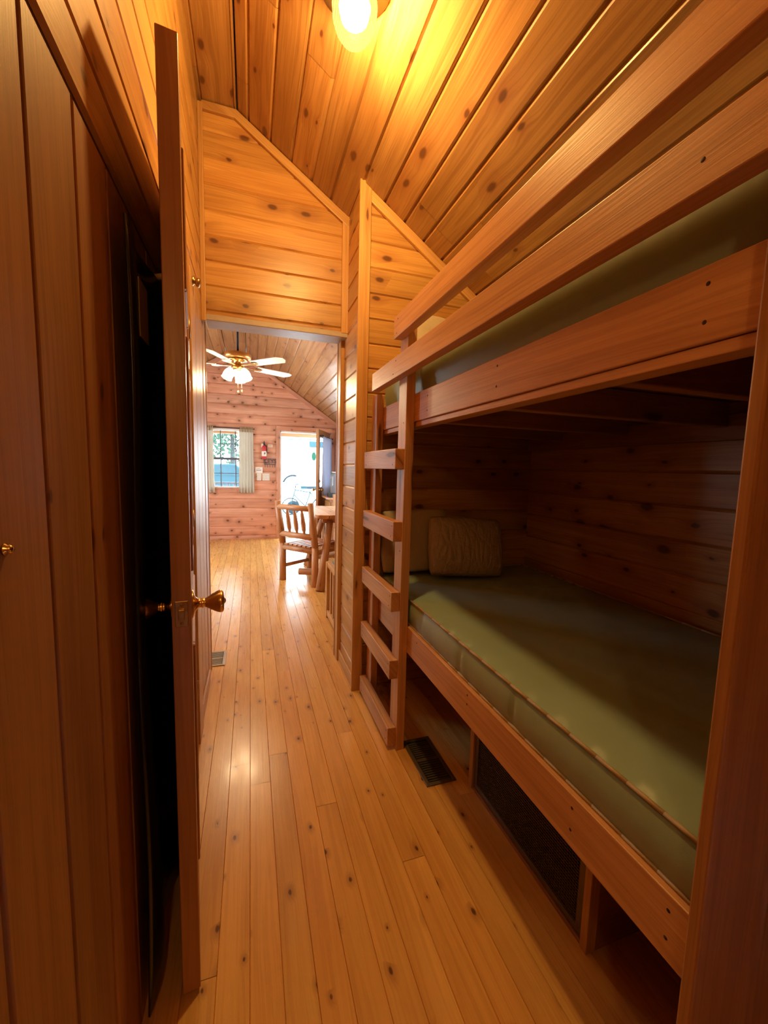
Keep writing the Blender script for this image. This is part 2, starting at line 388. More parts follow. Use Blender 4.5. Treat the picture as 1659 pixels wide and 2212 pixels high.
# partition above the opening to the living room
OP = (-.2365, .523, 2.02)
b = MB(); boards(b, (XL, 2.43, 0), (1, 0, 0), (0, 0, 1), .80, 2.03, 3.12, .125, 2.563, back=.09, gap=.007, depth=.006, nrm=(0, -1, 0), clips=(RK,))
bld(b, 'wall_hall_end', W_WALL, label='knotty pine gable wall above the opening at the hall end', cat='wall')
b = MB(); boards(b, (.545, 2.117, 0), (0, 1, 0), (0, 0, 1), .42, 0, 2.68, .126, 2.402, back=.03, gap=.007, depth=.006, nrm=(-1, 0, 0))
bld(b, 'wall_return', W_WALL, label='narrow return wall of short pine boards right of the opening', cat='wall')
b = MB(); boards(b, (.585, 2.117, 0), (1, 0, 0), (0, 0, 1), XR + .04 - .585, 0, 2.70, .126, 2.402, back=.36, gap=.007, depth=.007, nrm=(0, -1, 0), clips=(RK,))
bld(b, 'wall_bunk_end', W_WALL, label='pine board wall at the foot end of the bunk beds', cat='wall')
b = MB(); boards(b, (XR, YB, 0), (0, 1, 0), (0, 0, 1), YF - YB, 0, 1.96, .1385, .02, back=.08, gap=.007, depth=.007, nrm=(-1, 0, 0), holes=((4.25 - YB, 5.75 - YB, .85, 1.75),))
bld(b, 'wall_right', W_WALL, label='low eaves wall of horizontal boards behind the bunk beds', cat='wall')
b = MB(); boards(b, (-1.97, 2.5, 0), (0, 1, 0), (0, 0, 1), YF - 2.5, 0, 2.2, .155, .02, back=.08, gap=.007, depth=.007, nrm=(1, 0, 0), holes=((4.1 - 2.5, 5.7 - 2.5, .85, 1.85),))
bld(b, 'wall_living_left', W_SIDING, label='left wall of the living room, hidden from the hall', cat='wall')
b = MB(); boards(b, (-2.02, 2.52, 0), (1, 0, 0), (0, 0, 1), 1.76, 0, 3.1, .155, .02, back=.05, nrm=(0, 1, 0), clips=(RKL,))
bld(b, 'wall_living_back', W_SIDING, label='living room wall beside the hall opening', cat='wall')
b = MB(); boards(b, (-2.02, YF, 0), (1, 0, 0), (0, 0, 1), 3.75, -.02, 3.12, .157, .06, back=.10, rounded=.012, depth=.012, nrm=(0, -1, 0), clips=(RK, RKL), holes=((-.70 + 2.02, .0 + 2.02, .87, 1.85), (.487 + 2.02, 1.37 + 2.02, -.1, 1.865)))
bld(b, 'wall_far', W_SIDING, label='far gable wall of rounded log siding with window and entrance', cat='wall')
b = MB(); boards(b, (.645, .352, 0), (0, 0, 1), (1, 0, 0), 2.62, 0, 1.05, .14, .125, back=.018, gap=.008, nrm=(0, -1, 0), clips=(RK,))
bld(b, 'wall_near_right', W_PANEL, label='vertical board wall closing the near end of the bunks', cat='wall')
b = MB(); boards(b, (XL - .05, YB, 0), (1, 0, 0), (0, 0, 1), 2.0, 0, 3.12, .125, .02, back=.05, nrm=(0, 1, 0), clips=(RK,))
bld(b, 'wall_back', W_WALL, label='wall behind the camera', cat='wall')
def trim(n, lo, hi, label, mat=W_TRIM, bevel=.003):
    o = one('trim_%d' % n, lo, hi, mat, None, bevel); return tag(o, label, 'trim', kind='structure')
# trims
trim(1, (XL, 1.856, 0), (XL + .018, 1.985, 2.03), 'flat casing board on the left wall beyond the open door')
trim(2, (XL, 2.408, 2.0), (XL + .024, 2.43, 3.05), 'slim vertical corner strip left of the hall end wall')
trim(3, (.508, 2.412, 2.03), (.548, 2.43, 2.70), 'short vertical strip at the right end of the hall end wall')
trim(4, (.528, 2.098, 0), (.588, 2.118, 2.675), 'tall corner board beside the bunk ladder')
b = MB(); b.poly([(XL + .02, 2.43, 3.06), (-.055, 2.43, 3.06), (.55, 2.43, zc(.55)), (.55, 2.43, zc(.55) - .055), (-.065, 2.43, 3.018), (XL + .02, 2.43, 3.02)], (0, -1, 0), .02, g=(1, 0, -.6))
tag(b.build('trim_5', W_TRIM, None, .003), 'angled trim following the ceiling over the hall end wall', 'trim', kind='structure')
b = MB(); b.poly([(.588, 2.117, zc(.588)), (1.65, 2.117, zc(1.65)), (1.65, 2.117, zc(1.65) - .058), (.588, 2.117, zc(.588) - .058)], (0, -1, 0), .02, g=(1, 0, -.67))
tag(b.build('trim_6', W_TRIM, None, .003), 'angled trim following the ceiling above the bunk end wall', 'trim', kind='structure')
# cased opening
b = MB(); b.box((XL - .03, 2.435, 0), (OP[0], 2.56, OP[2] + .02)); b.box((OP[1], 2.485, 0), (.552, 2.56, OP[2] + .02))
b.mat(1).box((XL + .02, 2.415, OP[2] - .012), (.549, 2.56, OP[2] + .018)); b.mat(0)
b.box((OP[0] - .018, 2.56, 0), (OP[0] + .004, 2.575, 2.08)); b.box((OP[1] - .004, 2.56, 0), (OP[1] + .06, 2.575, 2.08))
tag(b.build('trim_7', [W_TRIM, GREYTRIM], None, .003), 'jambs and grey head strip lining the opening to the living room', 'trim', kind='structure')
trim(8, (.534, 2.118, 0), (.545, 2.50, .075), 'low skirting along the narrow return wall', W_TRIM)
tag(one('baseboard_left', (XL, 1.985, 0), (XL + .012, 2.41, .08), W_TRIM), 'short skirting board on the left wall by the opening', 'baseboard', kind='structure')
# near casing of bunk alcove
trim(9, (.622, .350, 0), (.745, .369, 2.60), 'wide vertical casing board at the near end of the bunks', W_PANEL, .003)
trim(10, (XL - .03, YB, 1.766), (XL - .010, 1.86, 1.786), 'dark strip set back in the groove above the vertical panelling at left', W_DARK, 0)  # dark backing of the groove between upper and lower boards
# far wall rake trim and casings
b = MB(); b.poly([(-.02, YF, zc(.02)), (1.65, YF, zc(1.65)), (1.65, YF, zc(1.65) - .07), (-.02, YF, zc(.02) - .07)], (0, -1, 0), .03, g=(1, 0, -.67))
b.poly([(-.40, YF, 3.03), (-1.96, YF, 3.03 - .62 * 1.56), (-1.96, YF, 2.96 - .62 * 1.56), (-.40, YF, 2.96)], (0, -1, 0), .03, g=(1, 0, .6))
tag(b.build('trim_11', W_SIDING, None, .003), 'sloping trim under the ceiling on the far gable wall', 'trim', kind='structure')
b = MB(); b.box((.42, YF - .025, 0), (.487, YF + .0, 1.94)); b.box((1.37, YF - .025, 0), (1.44, YF, 1.94)); b.box((.42, YF - .026, 1.865), (1.44, YF, 1.94))
tag(b.build('trim_12', W_SIDING, None, .003), 'flat wooden casing around the entrance doorway', 'trim', kind='structure')
b = MB(); b.box((.487, YF, 0), (.507, YF + .12, 1.865)); b.box((1.35, YF, 0), (1.37, YF + .12, 1.865)); b.box((.487, YF, 1.84), (1.37, YF + .12, 1.865)); b.box((.487, YF, -.02), (1.37, YF + .12, .012))
tag(b.build('trim_13', SASH, None, .002), 'white painted entrance door frame and sill', 'trim', kind='structure')
tag(one('trim_14', (1.60, YF - .04, 0), (1.65, YF, 1.95), W_SIDING), 'corner post at the right end of the far wall', 'trim', kind='structure')

# ------------------------------------------------------------------ windows
def window(n, T, wdt, hgt, label, cols=3, rows=4):
    r = empty('window_%d' % n, (0, 0, 0)); r.matrix_world = T; tag(r, label, 'window', kind='structure')
    b = MB(); f = .03
    b.box((0, 0, 0), (f, .09, hgt)); b.box((wdt - f, 0, 0), (wdt, .09, hgt)); b.box((f, 0, hgt - f), (wdt - f, .09, hgt)); b.box((f, 0, 0), (wdt - f, .09, f))
    b.build('window_frame', SASH, r, .002)
    b = MB(); zs = (.0, .245, .487, .735)
    for i in range(1, cols): b.box((wdt * i / cols - .008, .04, f), (wdt * i / cols + .008, .06, hgt - f))
    for i in (1, 3): b.box((f, .041, hgt * i / rows - .006), (wdt - f, .059, hgt * i / rows + .006))
    b.box((f, .036, hgt * .5 - .02), (wdt - f, .064, hgt * .5 + .02))
    b.build('muntins', MUNT, r)
    one('pane', (f, .049, f), (wdt - f, .051, hgt - f), GLASS, r, 0)
    return r
window(1, Matrix.Translation((-.70, YF + .01, .87)), .70, .98, 'sash window with dark glazing bars on the far wall')
window(2, Matrix.Translation((XR + .09, 4.25, .85)) @ Matrix.Rotation(PI / 2, 4, 'Z') @ Matrix.Translation((0, 0, 0)), 1.5, .9, 'side window added for daylight by the dining table, hidden from the hall', 4)  # unseen window, added to brighten the living room
window(3, Matrix.Translation((-2.06, 5.7, .85)) @ Matrix.Rotation(-PI / 2, 4, 'Z'), 1.6, 1.0, 'left living room window added for daylight, hidden from the hall', 4)  # another unseen window added so more daylight reaches the living room
b = MB(); b.box((-.72, YF - .012, .79), (.02, YF, .87)); b.box((-.70, YF - .03, .865), (.0, YF + .02, .878))
tag(b.build('trim_15', W_SIDING, None, .002), 'wooden apron and sill under the far window', 'trim', kind='structure')

def curtain(name, x0, x1, y, z0, z1, mat, label, waves=5, amp=.018, flare=.02, header=None, group=None, T=None, n=60):
    r = empty(name, ((x0 + x1) / 2, y, z0)) if T is None else empty(name, (0, 0, 0))
    if T is not None: r.matrix_world = T
    ox, oy, oz = ((x0 + x1) / 2, y, z0) if T is None else (0, 0, 0)
    def fn(u, v):
        k = 1 + flare * (1 - v) / (x1 - x0)
        x = (x0 + x1) / 2 + (u - .5) * (x1 - x0) * k
        return (x - ox, y + amp * (.5 + .5 * (1 - v)) * math.sin(u * waves * 2 * PI + .6 * math.sin(3 * v)) - oy, z0 + (z1 - z0) * v - oz)
    b = MB(); b.grid(n, 12, fn); b.build('drape', mat, r, solid=.003)
    if header:
        b = MB(); b.grid(n, 3, lambda u, v: ((x0 + (x1 - x0) * u) - ox, y - .004 + amp * .8 * math.sin(u * waves * 4 * PI) - oy, z1 - .045 + .08 * v - oz)); b.build('heading_ruffle', header, r, solid=.004)
    return tag(r, label, 'curtain', group)
HEAD = plain('tan_curtain_heading', (.46, .34, .22), .9)
curtain('curtain', -.17, .045, YF - .055, .795, 1.85, CURT, 'cream pleated curtain right of the far window', 5, .02, .03, HEAD)
curtain('curtain', -.84, -.575, YF - .055, .80, 1.85, CURT, 'cream pleated curtain left of the far window, part hidden by the jamb', 5, .02, .03, HEAD)
b = MB(); b.cyl((-.88, YF - .055, 1.862), (.07, YF - .055, 1.862), .008)
for x in (-.87, .06): b.cyl((x, YF - .055, 1.862), (x, YF, 1.862), .006)
tag(b.build('curtain_rod', IRON), 'thin rod carrying the two cream curtains', 'curtain rod')

# ------------------------------------------------------------------ hall door (open beside the left wall)
hx, hy = -.233, 1.845; lx, ly = -.122, .922
ang = math.atan2(ly - hy, lx - hx); DW = math.hypot(lx - hx, ly - hy); TH = .038
d1 = empty('door_1', (hx, hy, .012), ang); tag(d1, 'open panelled wooden door seen edge-on with brass knobs', 'door', kind='structure')
def dbox(name, x0, x1, z0, z1, y0=-TH, y1=0.0, mat=W_DOOR, bevel=.002, parent=d1): return one(name, (x0, y0, z0), (x1, y1, z1), mat, parent, bevel)
DH = 2.03
dbox('stile', DW - .115, DW, 0, DH); dbox('stile', 0, .115, 0, DH)
rails = ((0, .22), (.80, .98), (1.52, 1.62), (DH - .12, DH))
for z0, z1 in rails: dbox('rail', .115, DW - .115, z0, z1)
mid = DW / 2
for (a, c) in ((.22, .80), (.98, 1.52), (1.62, DH - .12)):
    dbox('mullion', mid - .05, mid + .05, a, c)
    for (p, q) in ((.115, mid - .05), (mid + .05, DW - .115)):
        b = MB(); b.box((p, -TH + .012, a), (q, -.012, c)); b.box((p + .045, -TH + .004, a + .045), (q - .045, -.004, c - .045)); b.build('panel', W_DOOR, d1, .003)
        b = MB()
        for (ya, yb) in ((-.012, .005), (-TH - .005, -TH + .012)):
            b.box((p, ya, a), (p + .016, yb, c)); b.box((q - .016, ya, a), (q, yb, c)); b.box((p + .016, ya, a), (q - .016, yb, a + .016), grain=0); b.box((p + .016, ya, c - .016), (q - .016, yb, c), grain=0)
        b.build('panel_moulding', W_DOOR, d1, .004)
kprof = [(0, .0), (0, .031), (.002, .032), (.004, .030), (.006, .022), (.009, .015), (.014, .0105), (.020, .0095), (.023, .012), (.026, .0095), (.029, .0105), (.036, .0145), (.045, .0200), (.053, .0240), (.059, .0262), (.064, .0262), (.067, .0235), (.068, .0150), (.0685, .0085), (.071, .0055), (.0725, .003), (.073, .0)]
kx, kz = DW - .062, .918
b = MB(); b.lathe(kprof, (kx, 0, kz), (0, 1, 0), 32); b.build('knob', BRASS, d1)
b = MB(); b.lathe(kprof, (kx, -TH, kz), (0, -1, 0), 32); b.build('knob', BRASS, d1)
b = MB(); b.box((DW - .0005, -TH / 2 - .0125, kz - .028), (DW + .0015, -TH / 2 + .0125, kz + .028)); b.box((DW, -TH / 2 - .006, kz - .011), (DW + .009, -TH / 2 + .006, kz + .011))
b.cyl((DW + .0005, -TH / 2, kz + .020), (DW + .0025, -TH / 2, kz + .020), .003, seg=10); b.cyl((DW + .0005, -TH / 2, kz - .020), (DW + .0025, -TH / 2, kz - .020), .003, seg=10)
b.build('latch_plate', BRASS_OLD, d1, .001)
for z in (.25, 1.0, 1.78):
    b = MB(); b.cyl((0, .004, z - .045), (0, .004, z + .045), .006, seg=10); b.box((.0, -.002, z - .044), (.03, .001, z + .044)); b.build('hinge', BRASS_OLD, d1)

# black cover hanging behind the door, with tan tag
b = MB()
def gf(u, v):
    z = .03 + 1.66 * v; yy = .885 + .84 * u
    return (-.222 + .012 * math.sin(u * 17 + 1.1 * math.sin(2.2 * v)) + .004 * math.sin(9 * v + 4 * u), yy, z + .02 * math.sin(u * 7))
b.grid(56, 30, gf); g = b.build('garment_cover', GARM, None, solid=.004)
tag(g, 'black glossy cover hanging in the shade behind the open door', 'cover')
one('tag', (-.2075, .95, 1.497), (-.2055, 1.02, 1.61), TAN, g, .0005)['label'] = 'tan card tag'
b = MB(); b.cyl((XL, 1.22, 1.715), (-.195, 1.22, 1.725), .008); b.lathe([(0, .0), (0, .009), (.008, .013), (.014, .010), (.017, 0)], (-.195, 1.22, 1.725), (1, 0, .2), 16)
tag(b.build('coat_peg', W_TRIM), 'small wooden peg carrying the black cover behind the door', 'peg')
b = MB(); b.lathe([(0, 0), (0, .006), (.002, .0065), (.004, .004), (.006, .005), (.008, .003), (.0085, 0)], (XL - .001, .507, 1.154), (1, 0, 0), 18)
tag(b.build('cup_knob', BRASS), 'tiny brass knob on the vertical panelling at the left edge', 'knob')
b = MB(); b.lathe([(0, 0), (0, .018), (.004, .02), (.008, .011), (.014, .010), (.018, .017), (.026, .019), (.031, .013), (.032, 0)], (XL + .018, 1.925, 2.0), (1, -.1, -.25), 18)
tag(b.build('wall_peg', BRASS_OLD), 'dark round peg high on the left wall by the opening', 'peg')

# ------------------------------------------------------------------ hall ceiling lamp
lp = empty('ceiling_lamp', (LAMP.x, LAMP.y, zc(LAMP.x))); tag(lp, 'lit ribbed amber glass ceiling lamp above the hall', 'ceiling lamp')
gz = LAMP.z - zc(LAMP.x)
b = MB(); nrm = Vector((.67, 0, 1)).normalized()
b.lathe([(0, 0), (0, .060), (.012, .062), (.03, .045), (.05, .045), (.078, .112), (.086, .113), (.087, .05), (.088, 0)], Vector((0, 0, .0)), (-nrm.x * .0, 0, -1), 32); b.build('canopy', BRASS_OLD, lp)  # wide rim out of view, shaped to keep lamp light off the ceiling
prof = [(0, .046), (.012, .052), (.045, .065), (.085, .071), (.120, .068), (.150, .058), (.172, .043), (.186, .024), (.191, 0)]
b = MB(); b.lathe(prof, (0, 0, -.062), (0, 0, -1), 40)
b.build('glass_shade', JAR, lp)
b = MB(); b.lathe([(0, 0), (0, .016), (.02, .018), (.045, .038), (.075, .050), (.105, .042), (.125, .022), (.132, 0)], (0, 0, -.075), (0, 0, -1), 24); b.build('bulb', BULB, lp)
b = MB(); b.lathe([(0, 0), (0, .018), (.03, .02), (.05, .014), (.055, 0)], (.09, .02, .0), (.2, 0, -1), 16); b.build('side_finial', BRASS_OLD, lp)
sg = [o for o in COL.objects if o.name == 'hall_lamp_light'][0]; sg.location = LAMP

# unseen lamp added on the wall behind the camera as warm fill light
rl2 = empty('fill_lamp', (-.08, YB, 1.74)); tag(rl2, 'small fill lamp added on the wall behind the camera', 'fill lamp')
b = MB(); b.lathe([(0, 0), (0, .05), (.012, .05), (.018, .02), (.06, .012), (.065, 0)], (0, 0, 0), (0, 1, 0), 24); b.build('wall_plate', BRASS_OLD, rl2)
b = MB(); b.lathe([(0, .03), (.05, .055), (.10, .06), (.14, .05)], (0, .09, -.06), (0, 0, 1), 24); b.build('glass_shade', JAR, rl2)
light('fill_lamp_light', 'POINT', (-.08, YB + .09, 1.76), REAR_W, LAMP_COL, shadow_soft_size=.04)

# ------------------------------------------------------------------ bunk bed with ladder
bk = empty('bunk_bed', (.62, 1.2, 0)); tag(bk, 'built-in wooden bunk bed with ladder along the right of the hall', 'bunk bed')
bo = Vector(bk.location)
def bpart(name, lo, hi, mat=W_BUNK, screws=(), bevel=.004, side=-1):
    b = MB(); b.box(Vector(lo) - bo, Vector(hi) - bo); b.mat(1)
    for (y, z) in screws: b.cyl(Vector((lo[0] - .0006, y, z)) - bo, Vector((lo[0] + .004, y, z)) - bo, .0045, seg=8)
    o = b.build(name, [mat, HOLE], bk, 0)
    md = o.modifiers.new('b', 'BEVEL'); md.width = bevel; md.segments = 2; md.limit_method = 'ANGLE'; md.angle_limit = math.radians(60)
    return o
bpart('ladder_post', (.605, 1.573, 0), (.643, 1.662, 1.862), screws=((1.60, 1.44), (1.60, .90)))
bpart('ladder_post', (.605, 1.985, 0), (.643, 2.07, 1.62))
for z in (.105, .418, .723, 1.028, 1.333):
    bpart('ladder_rung', (.567, 1.583, z - .085), (.605, 2.068, z), screws=((1.603, z - .02), (1.615, z - .066), (2.03, z - .02), (2.03, z - .066)))
bpart('guard_rail', (.567, .30, 1.622), (.605, 1.951, 1.706), screws=((1.61, 1.688), (1.64, 1.640), (.42, 1.66)))
bpart('guard_rail', (.567, .30, 1.781), (.605, 1.645, 1.866), screws=((1.60, 1.85), (1.61, 1.796)))
bpart('side_rail', (.643, .372, 1.445), (.681, 2.095, 1.558), screws=((1.45, 1.53), (1.45, 1.475), (.99, 1.535), (.99, 1.48), (.45, 1.53), (.45, 1.475)))
bpart('side_rail', (.643, .372, .452), (.681, 2.095, .568), screws=((1.47, .54), (1.06, .545), (1.06, .515), (.62, .54), (.62, .49), (.41, .54), (.41, .49)))
bpart('ledger_strip', (.650, .372, 1.424), (.700, 2.095, 1.444), bevel=.002)
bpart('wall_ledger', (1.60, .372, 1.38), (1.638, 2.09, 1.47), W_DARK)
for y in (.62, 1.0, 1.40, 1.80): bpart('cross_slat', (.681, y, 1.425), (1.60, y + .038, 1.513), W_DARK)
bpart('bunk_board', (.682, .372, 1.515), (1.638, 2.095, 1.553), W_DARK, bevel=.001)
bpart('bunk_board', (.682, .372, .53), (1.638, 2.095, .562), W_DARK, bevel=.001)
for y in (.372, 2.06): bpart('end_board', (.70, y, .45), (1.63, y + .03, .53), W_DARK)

def mattress(name, x0, x1, y0, y1, z0, z1, label, seams=True):
    c = Vector(((x0 + x1) / 2, (y0 + y1) / 2, z0)); r = empty(name, c); hx2, hy2, hz = (x1 - x0) / 2, (y1 - y0) / 2, z1 - z0
    nx, ny = 26, 48; b = MB(); rnd = random.Random(3)
    def crown(u, v):
        e = min(u, 1 - u, v, 1 - v); return .018 * (1 - math.exp(-e * 14)) - .016
    b.grid(nx, ny, lambda u, v: (-hx2 + 2 * hx2 * u, -hy2 + 2 * hy2 * v, hz + crown(u, v) + .0035 * math.sin(v * 41) * math.exp(-((u - .10) / .07) ** 2)))
    # side walls with slight bulge and pulls
    def side(p0, p1):
        def fn(u, v):
            p = Vector(p0).lerp(Vector(p1), u); n = Vector((p1[1] - p0[1], -(p1[0] - p0[0]), 0)).normalized()
            pull = sum(math.exp(-((u - q) / .006) ** 2) for q in (.14, .25, .36, .55, .72)) if seams else 0
            bl = .010 * math.sin(PI * v) - .006 * pull * math.sin(PI * v)
            return (p.x + n.x * bl, p.y + n.y * bl, (hz - .016) * v)
        return fn
    for p0, p1 in (((-hx2, -hy2), (-hx2, hy2)), ((hx2, -hy2), (-hx2, -hy2)), ((hx2, hy2), (hx2, -hy2)), ((-hx2, hy2), (hx2, hy2))):
        q0, q1 = (p1, p0); b.grid(160 if abs(p0[1] - p1[1]) > .1 else 20, 6, side((*q0, 0), (*q1, 0)))
    b.grid(2, 2, lambda u, v: (-hx2 + 2 * hx2 * u, -hy2 + 2 * hy2 * v, 0))
    bmesh.ops.remove_doubles(b.bm, verts=b.bm.verts, dist=.0005)
    cv = b.build('cover', VINYL, r)
    for z in (hz - .013, .003):
        b = MB(); ex_ = .002; c4 = [(-hx2 - ex_, -hy2 - ex_, z), (-hx2 - ex_, hy2 + ex_, z), (hx2 + ex_, hy2 + ex_, z), (hx2 + ex_, -hy2 - ex_, z), (-hx2 - ex_, -hy2 - ex_, z)]; pts = []
        for p, q in zip(c4, c4[1:]):
            for i in range(24): t = i / 24; P = Vector(p).lerp(Vector(q), t); pts.append(P)
        pts.append(Vector(c4[-1])); b.tube(pts, .0042, 8); b.build('piping', PIPING, cv)
    return tag(r, label, 'mattress')
mattress('mattress', .662, 1.595, .374, 2.075, .5685, .692, 'green vinyl mattress with tan piping on the lower bunk')
mattress('mattress', .690, 1.60, .374, 2.085, 1.554, 1.765, 'green vinyl mattress on the upper bunk behind the guard rails', False)

def pillow(name, loc, size, rot, mat, label, pinch=1.0, seed=1, sub=1):
    r = random.Random(seed); L, Wd, T = size; n = 22; b = MB()
    ph = [r.uniform(0, 6) for _ in range(6)]
    def f(sgn):
        def fn(u, v):
            x, y = 2 * u - 1, 2 * v - 1
            e = max(0, (1 - abs(x) ** 2.6) * (1 - abs(y) ** 2.6)) ** .42
            wv = .035 * math.sin(5 * x + ph[0] + 2 * y) * math.sin(4 * y + ph[1]) + .02 * math.sin(11 * y + ph[2] + x)
            k = 1 - .05 * pinch * (1 - min(1, e * 1.5))
            rx = x * (1 - .045 * abs(y) ** 4); ry = y * (1 - .045 * abs(x) ** 4)
            return (rx * L / 2 * k, sgn * T / 2 * e * (1 + wv), ry * Wd / 2 * k)
        return fn
    b.grid(n, n, f(-1)); b.grid(n, n, f(1)); bmesh.ops.remove_doubles(b.bm, verts=b.bm.verts, dist=.0008)
    o = b.build(name, mat, None, sub=sub); o.location = loc; o.rotation_euler = rot
    return tag(o, label, 'pillow')
RD = math.radians
pillow('pillow', (.845, 2.01, .868), (.42, .36, .09), (RD(-14), RD(-2), RD(-3)), FABT, 'plain tan pillow against the end wall of the lower bunk', seed=3)
pillow('pillow', (1.075, 1.862, .852), (.44, .335, .13), (RD(-16), RD(3), RD(-6)), WRAP, 'plastic-wrapped tan pillow leaning at the foot of the lower bunk', seed=8)
pillow('pillow', (.865, 1.92, 1.893), (.25, .26, .10), (RD(-14), RD(0), RD(6)), FABT, 'tan pillow on the upper bunk seen above the lower guard rail', seed=5)
pillow('pillow', (1.02, 2.03, 1.915), (.27, .30, .09), (RD(-8), RD(-4), RD(-4)), WRAP, 'plastic-wrapped pillow on the upper bunk beside the tan one', seed=6)

# ------------------------------------------------------------------ furnace enclosure with return-air grille
fe = empty('furnace_enclosure', (.825, 1.0, 0)); tag(fe, 'boxed enclosure under the lower bunk holding the dark grille', 'enclosure'); fo = Vector(fe.location)
def fp(n, lo, hi, mat=W_BUNK, bevel=.002): return one(n, Vector(lo) - fo, Vector(hi) - fo, mat, fe, bevel)
fp('corner_post', (.818, 1.285, 0), (.850, 1.310, .45), W_TRIM); fp('corner_post', (.818, .708, 0), (.850, .730, .45), W_TRIM)
fp('side_panel', (.850, 1.288, 0), (1.62, 1.306, .45), W_PANEL); fp('side_panel', (.850, .709, 0), (1.62, .727, .45), W_PANEL)
fp('bottom_strip', (.822, .722, 0), (.846, 1.285, .012), W_PANEL)
gr = empty('air_grille', (.832, .733, .016)); tag(gr, 'dark mesh return-air grille under the lower bunk', 'grille')
b = MB(); b.box((-.006, 0, 0), (.006, .55, .018)); b.box((-.006, 0, .39), (.006, .55, .41)); b.box((-.006, 0, .018), (.006, .022, .39)); b.box((-.006, .528, .018), (.006, .55, .39)); b.build('grille_frame', VENT, gr, .001)
b = MB()
for i in range(54): y = .024 + i * .0093; b.box((-.001, y, .018), (.001, y + .003, .39))
for i in range(40): z = .02 + i * .0094; b.box((-.003, .02, z), (-.001, .53, z + .003))
b.build('grille_mesh', MESHM, gr)
b = MB(); b.box((.03, 0, .0), (.035, .55, .40)); b.build('filter_backing', plain('dark_filter', (.02, .014, .010), .9), gr)

# ------------------------------------------------------------------ floor registers
def register(x0, x1, y0, y1, label, mat, z=.0, nl=13, lo=.08, hi=.45):
    r = empty('floor_vent', ((x0 + x1) / 2, (y0 + y1) / 2, z)); a, c = (x1 - x0) / 2, (y1 - y0) / 2; f = .016
    b = MB(); b.box((-a, -c, 0), (-a + f, c, .006)); b.box((a - f, -c, 0), (a, c, .006)); b.box((-a + f, -c, 0), (a - f, -c + f, .006)); b.box((-a + f, c - f, 0), (a - f, c, .006)); b.build('vent_frame', mat, r, .002)
    b = MB(); b.box((-a + f, -c + f, .0002), (a - f, c - f, .0012)); b.build('damper', IRON, r)
    b = MB()
    n = int((2 * c - 2 * f) / .0125)
    for i in range(n):
        y = -c + f + .004 + i * .0125; b.box((-a + f + .004, y, .0015), (a - f - .004, y + .0045, .0055))
    b.box((-a + f, -.004, .001), (a - f, .004, .0058)); b.build('louvre', mat, r)
    return tag(r, label, 'floor vent')
register(.652, .783, 1.34, 1.62, 'bronze metal floor vent beneath the edge of the lower bunk', VENT)
register(-.315, -.163, 2.60, 2.81, 'dark floor vent with pale rim just past the left jamb', VENTG)

# ------------------------------------------------------------------ ceiling fan
fn = empty('ceiling_fan', (FAN.x, FAN.y, 3.06)); tag(fn, 'white-bladed ceiling fan with brass hub and lit shades', 'ceiling fan')
Z = lambda z: z - 3.06
b = MB(); b.cyl((0, 0, Z(3.06)), (0, 0, Z(2.35)), .011); b.build('down_rod', IRON, fn)
b = MB(); b.lathe([(0, 0), (0, .06), (.05, .045), (.06, 0)], (0, 0, 0), (0, 0, -1), 20); b.build('canopy', BRASS, fn)
b = MB(); b.lathe([(0, 0), (0, .05), (.008, .12), (.015, .128), (.05, .128), (.06, .11), (.065, 0)], (0, 0, Z(2.355)), (0, 0, -1), 32); b.build('motor_housing', plain('copper_brass', (.72, .40, .14), .35, .8), fn)
b = MB(); b.lathe([(0, 0), (0, .10), (.012, .085), (.02, .045), (.05, .04), (.06, .055), (.08, .05), (.09, .02), (.095, 0)], (0, 0, Z(2.288)), (0, 0, -1), 28); b.build('switch_housing', BRASS, fn)
for k in range(5):
    a = RD(27 + 72 * k); T = Matrix.Rotation(a, 4, 'Z') @ Matrix.Translation((0, 0, Z(2.235))) @ Matrix.Rotation(RD(-11), 4, 'X')
    b = MB()
    pts = [(.20, -.050, 0), (.54, -.062, 0), (.595, -.035, 0), (.595, .010, 0), (.55, .060, 0), (.20, .050, 0), (.185, 0, 0)]
    b.poly([Vector(p) for p in pts], (0, 0, 1), .006, T=T); fb = b.build('fan_blade', BLADE, fn, .001)
    b = MB(); T2 = Matrix.Rotation(a, 4, 'Z') @ Matrix.Translation((0, 0, Z(2.235)))
    b.poly([Vector(p) for p in ((.06, -.015, -.004), (.14, -.012, -.004), (.20, -.04, -.004), (.25, -.03, -.004), (.25, .03, -.004), (.20, .04, -.004), (.14, .012, -.004), (.06, .015, -.004))], (0, 0, -1), .006, T=T2); b.build('blade_iron', BRASS, fb, .001)
for k, a in enumerate((RD(20), RD(140), RD(260))):
    a += RD(-60)
    dx, dy = math.cos(a), math.sin(a); b = MB()
    b.tube([(dx * .03, dy * .03, Z(2.225)), (dx * .055, dy * .055, Z(2.215)), (dx * .068, dy * .068, Z(2.195))], .008); la = b.build('lamp_arm', BRASS, fn)
    b = MB(); ax = Vector((dx * .45, dy * .45, -1)).normalized()
    b.lathe([(0, .014), (.012, .026), (.04, .041), (.07, .047), (.10, .046), (.115, .050)], (dx * .066, dy * .066, Z(2.20)), ax, 20); b.build('lamp_shade', SHADE, la, solid=.003)
    l = light('fan_light', 'POINT', (0, 0, 0), FAN_W, FAN_COL, shadow_soft_size=.05); l.parent = fn; l.location = Vector((dx * .058, dy * .058, Z(2.195))) + ax * .16
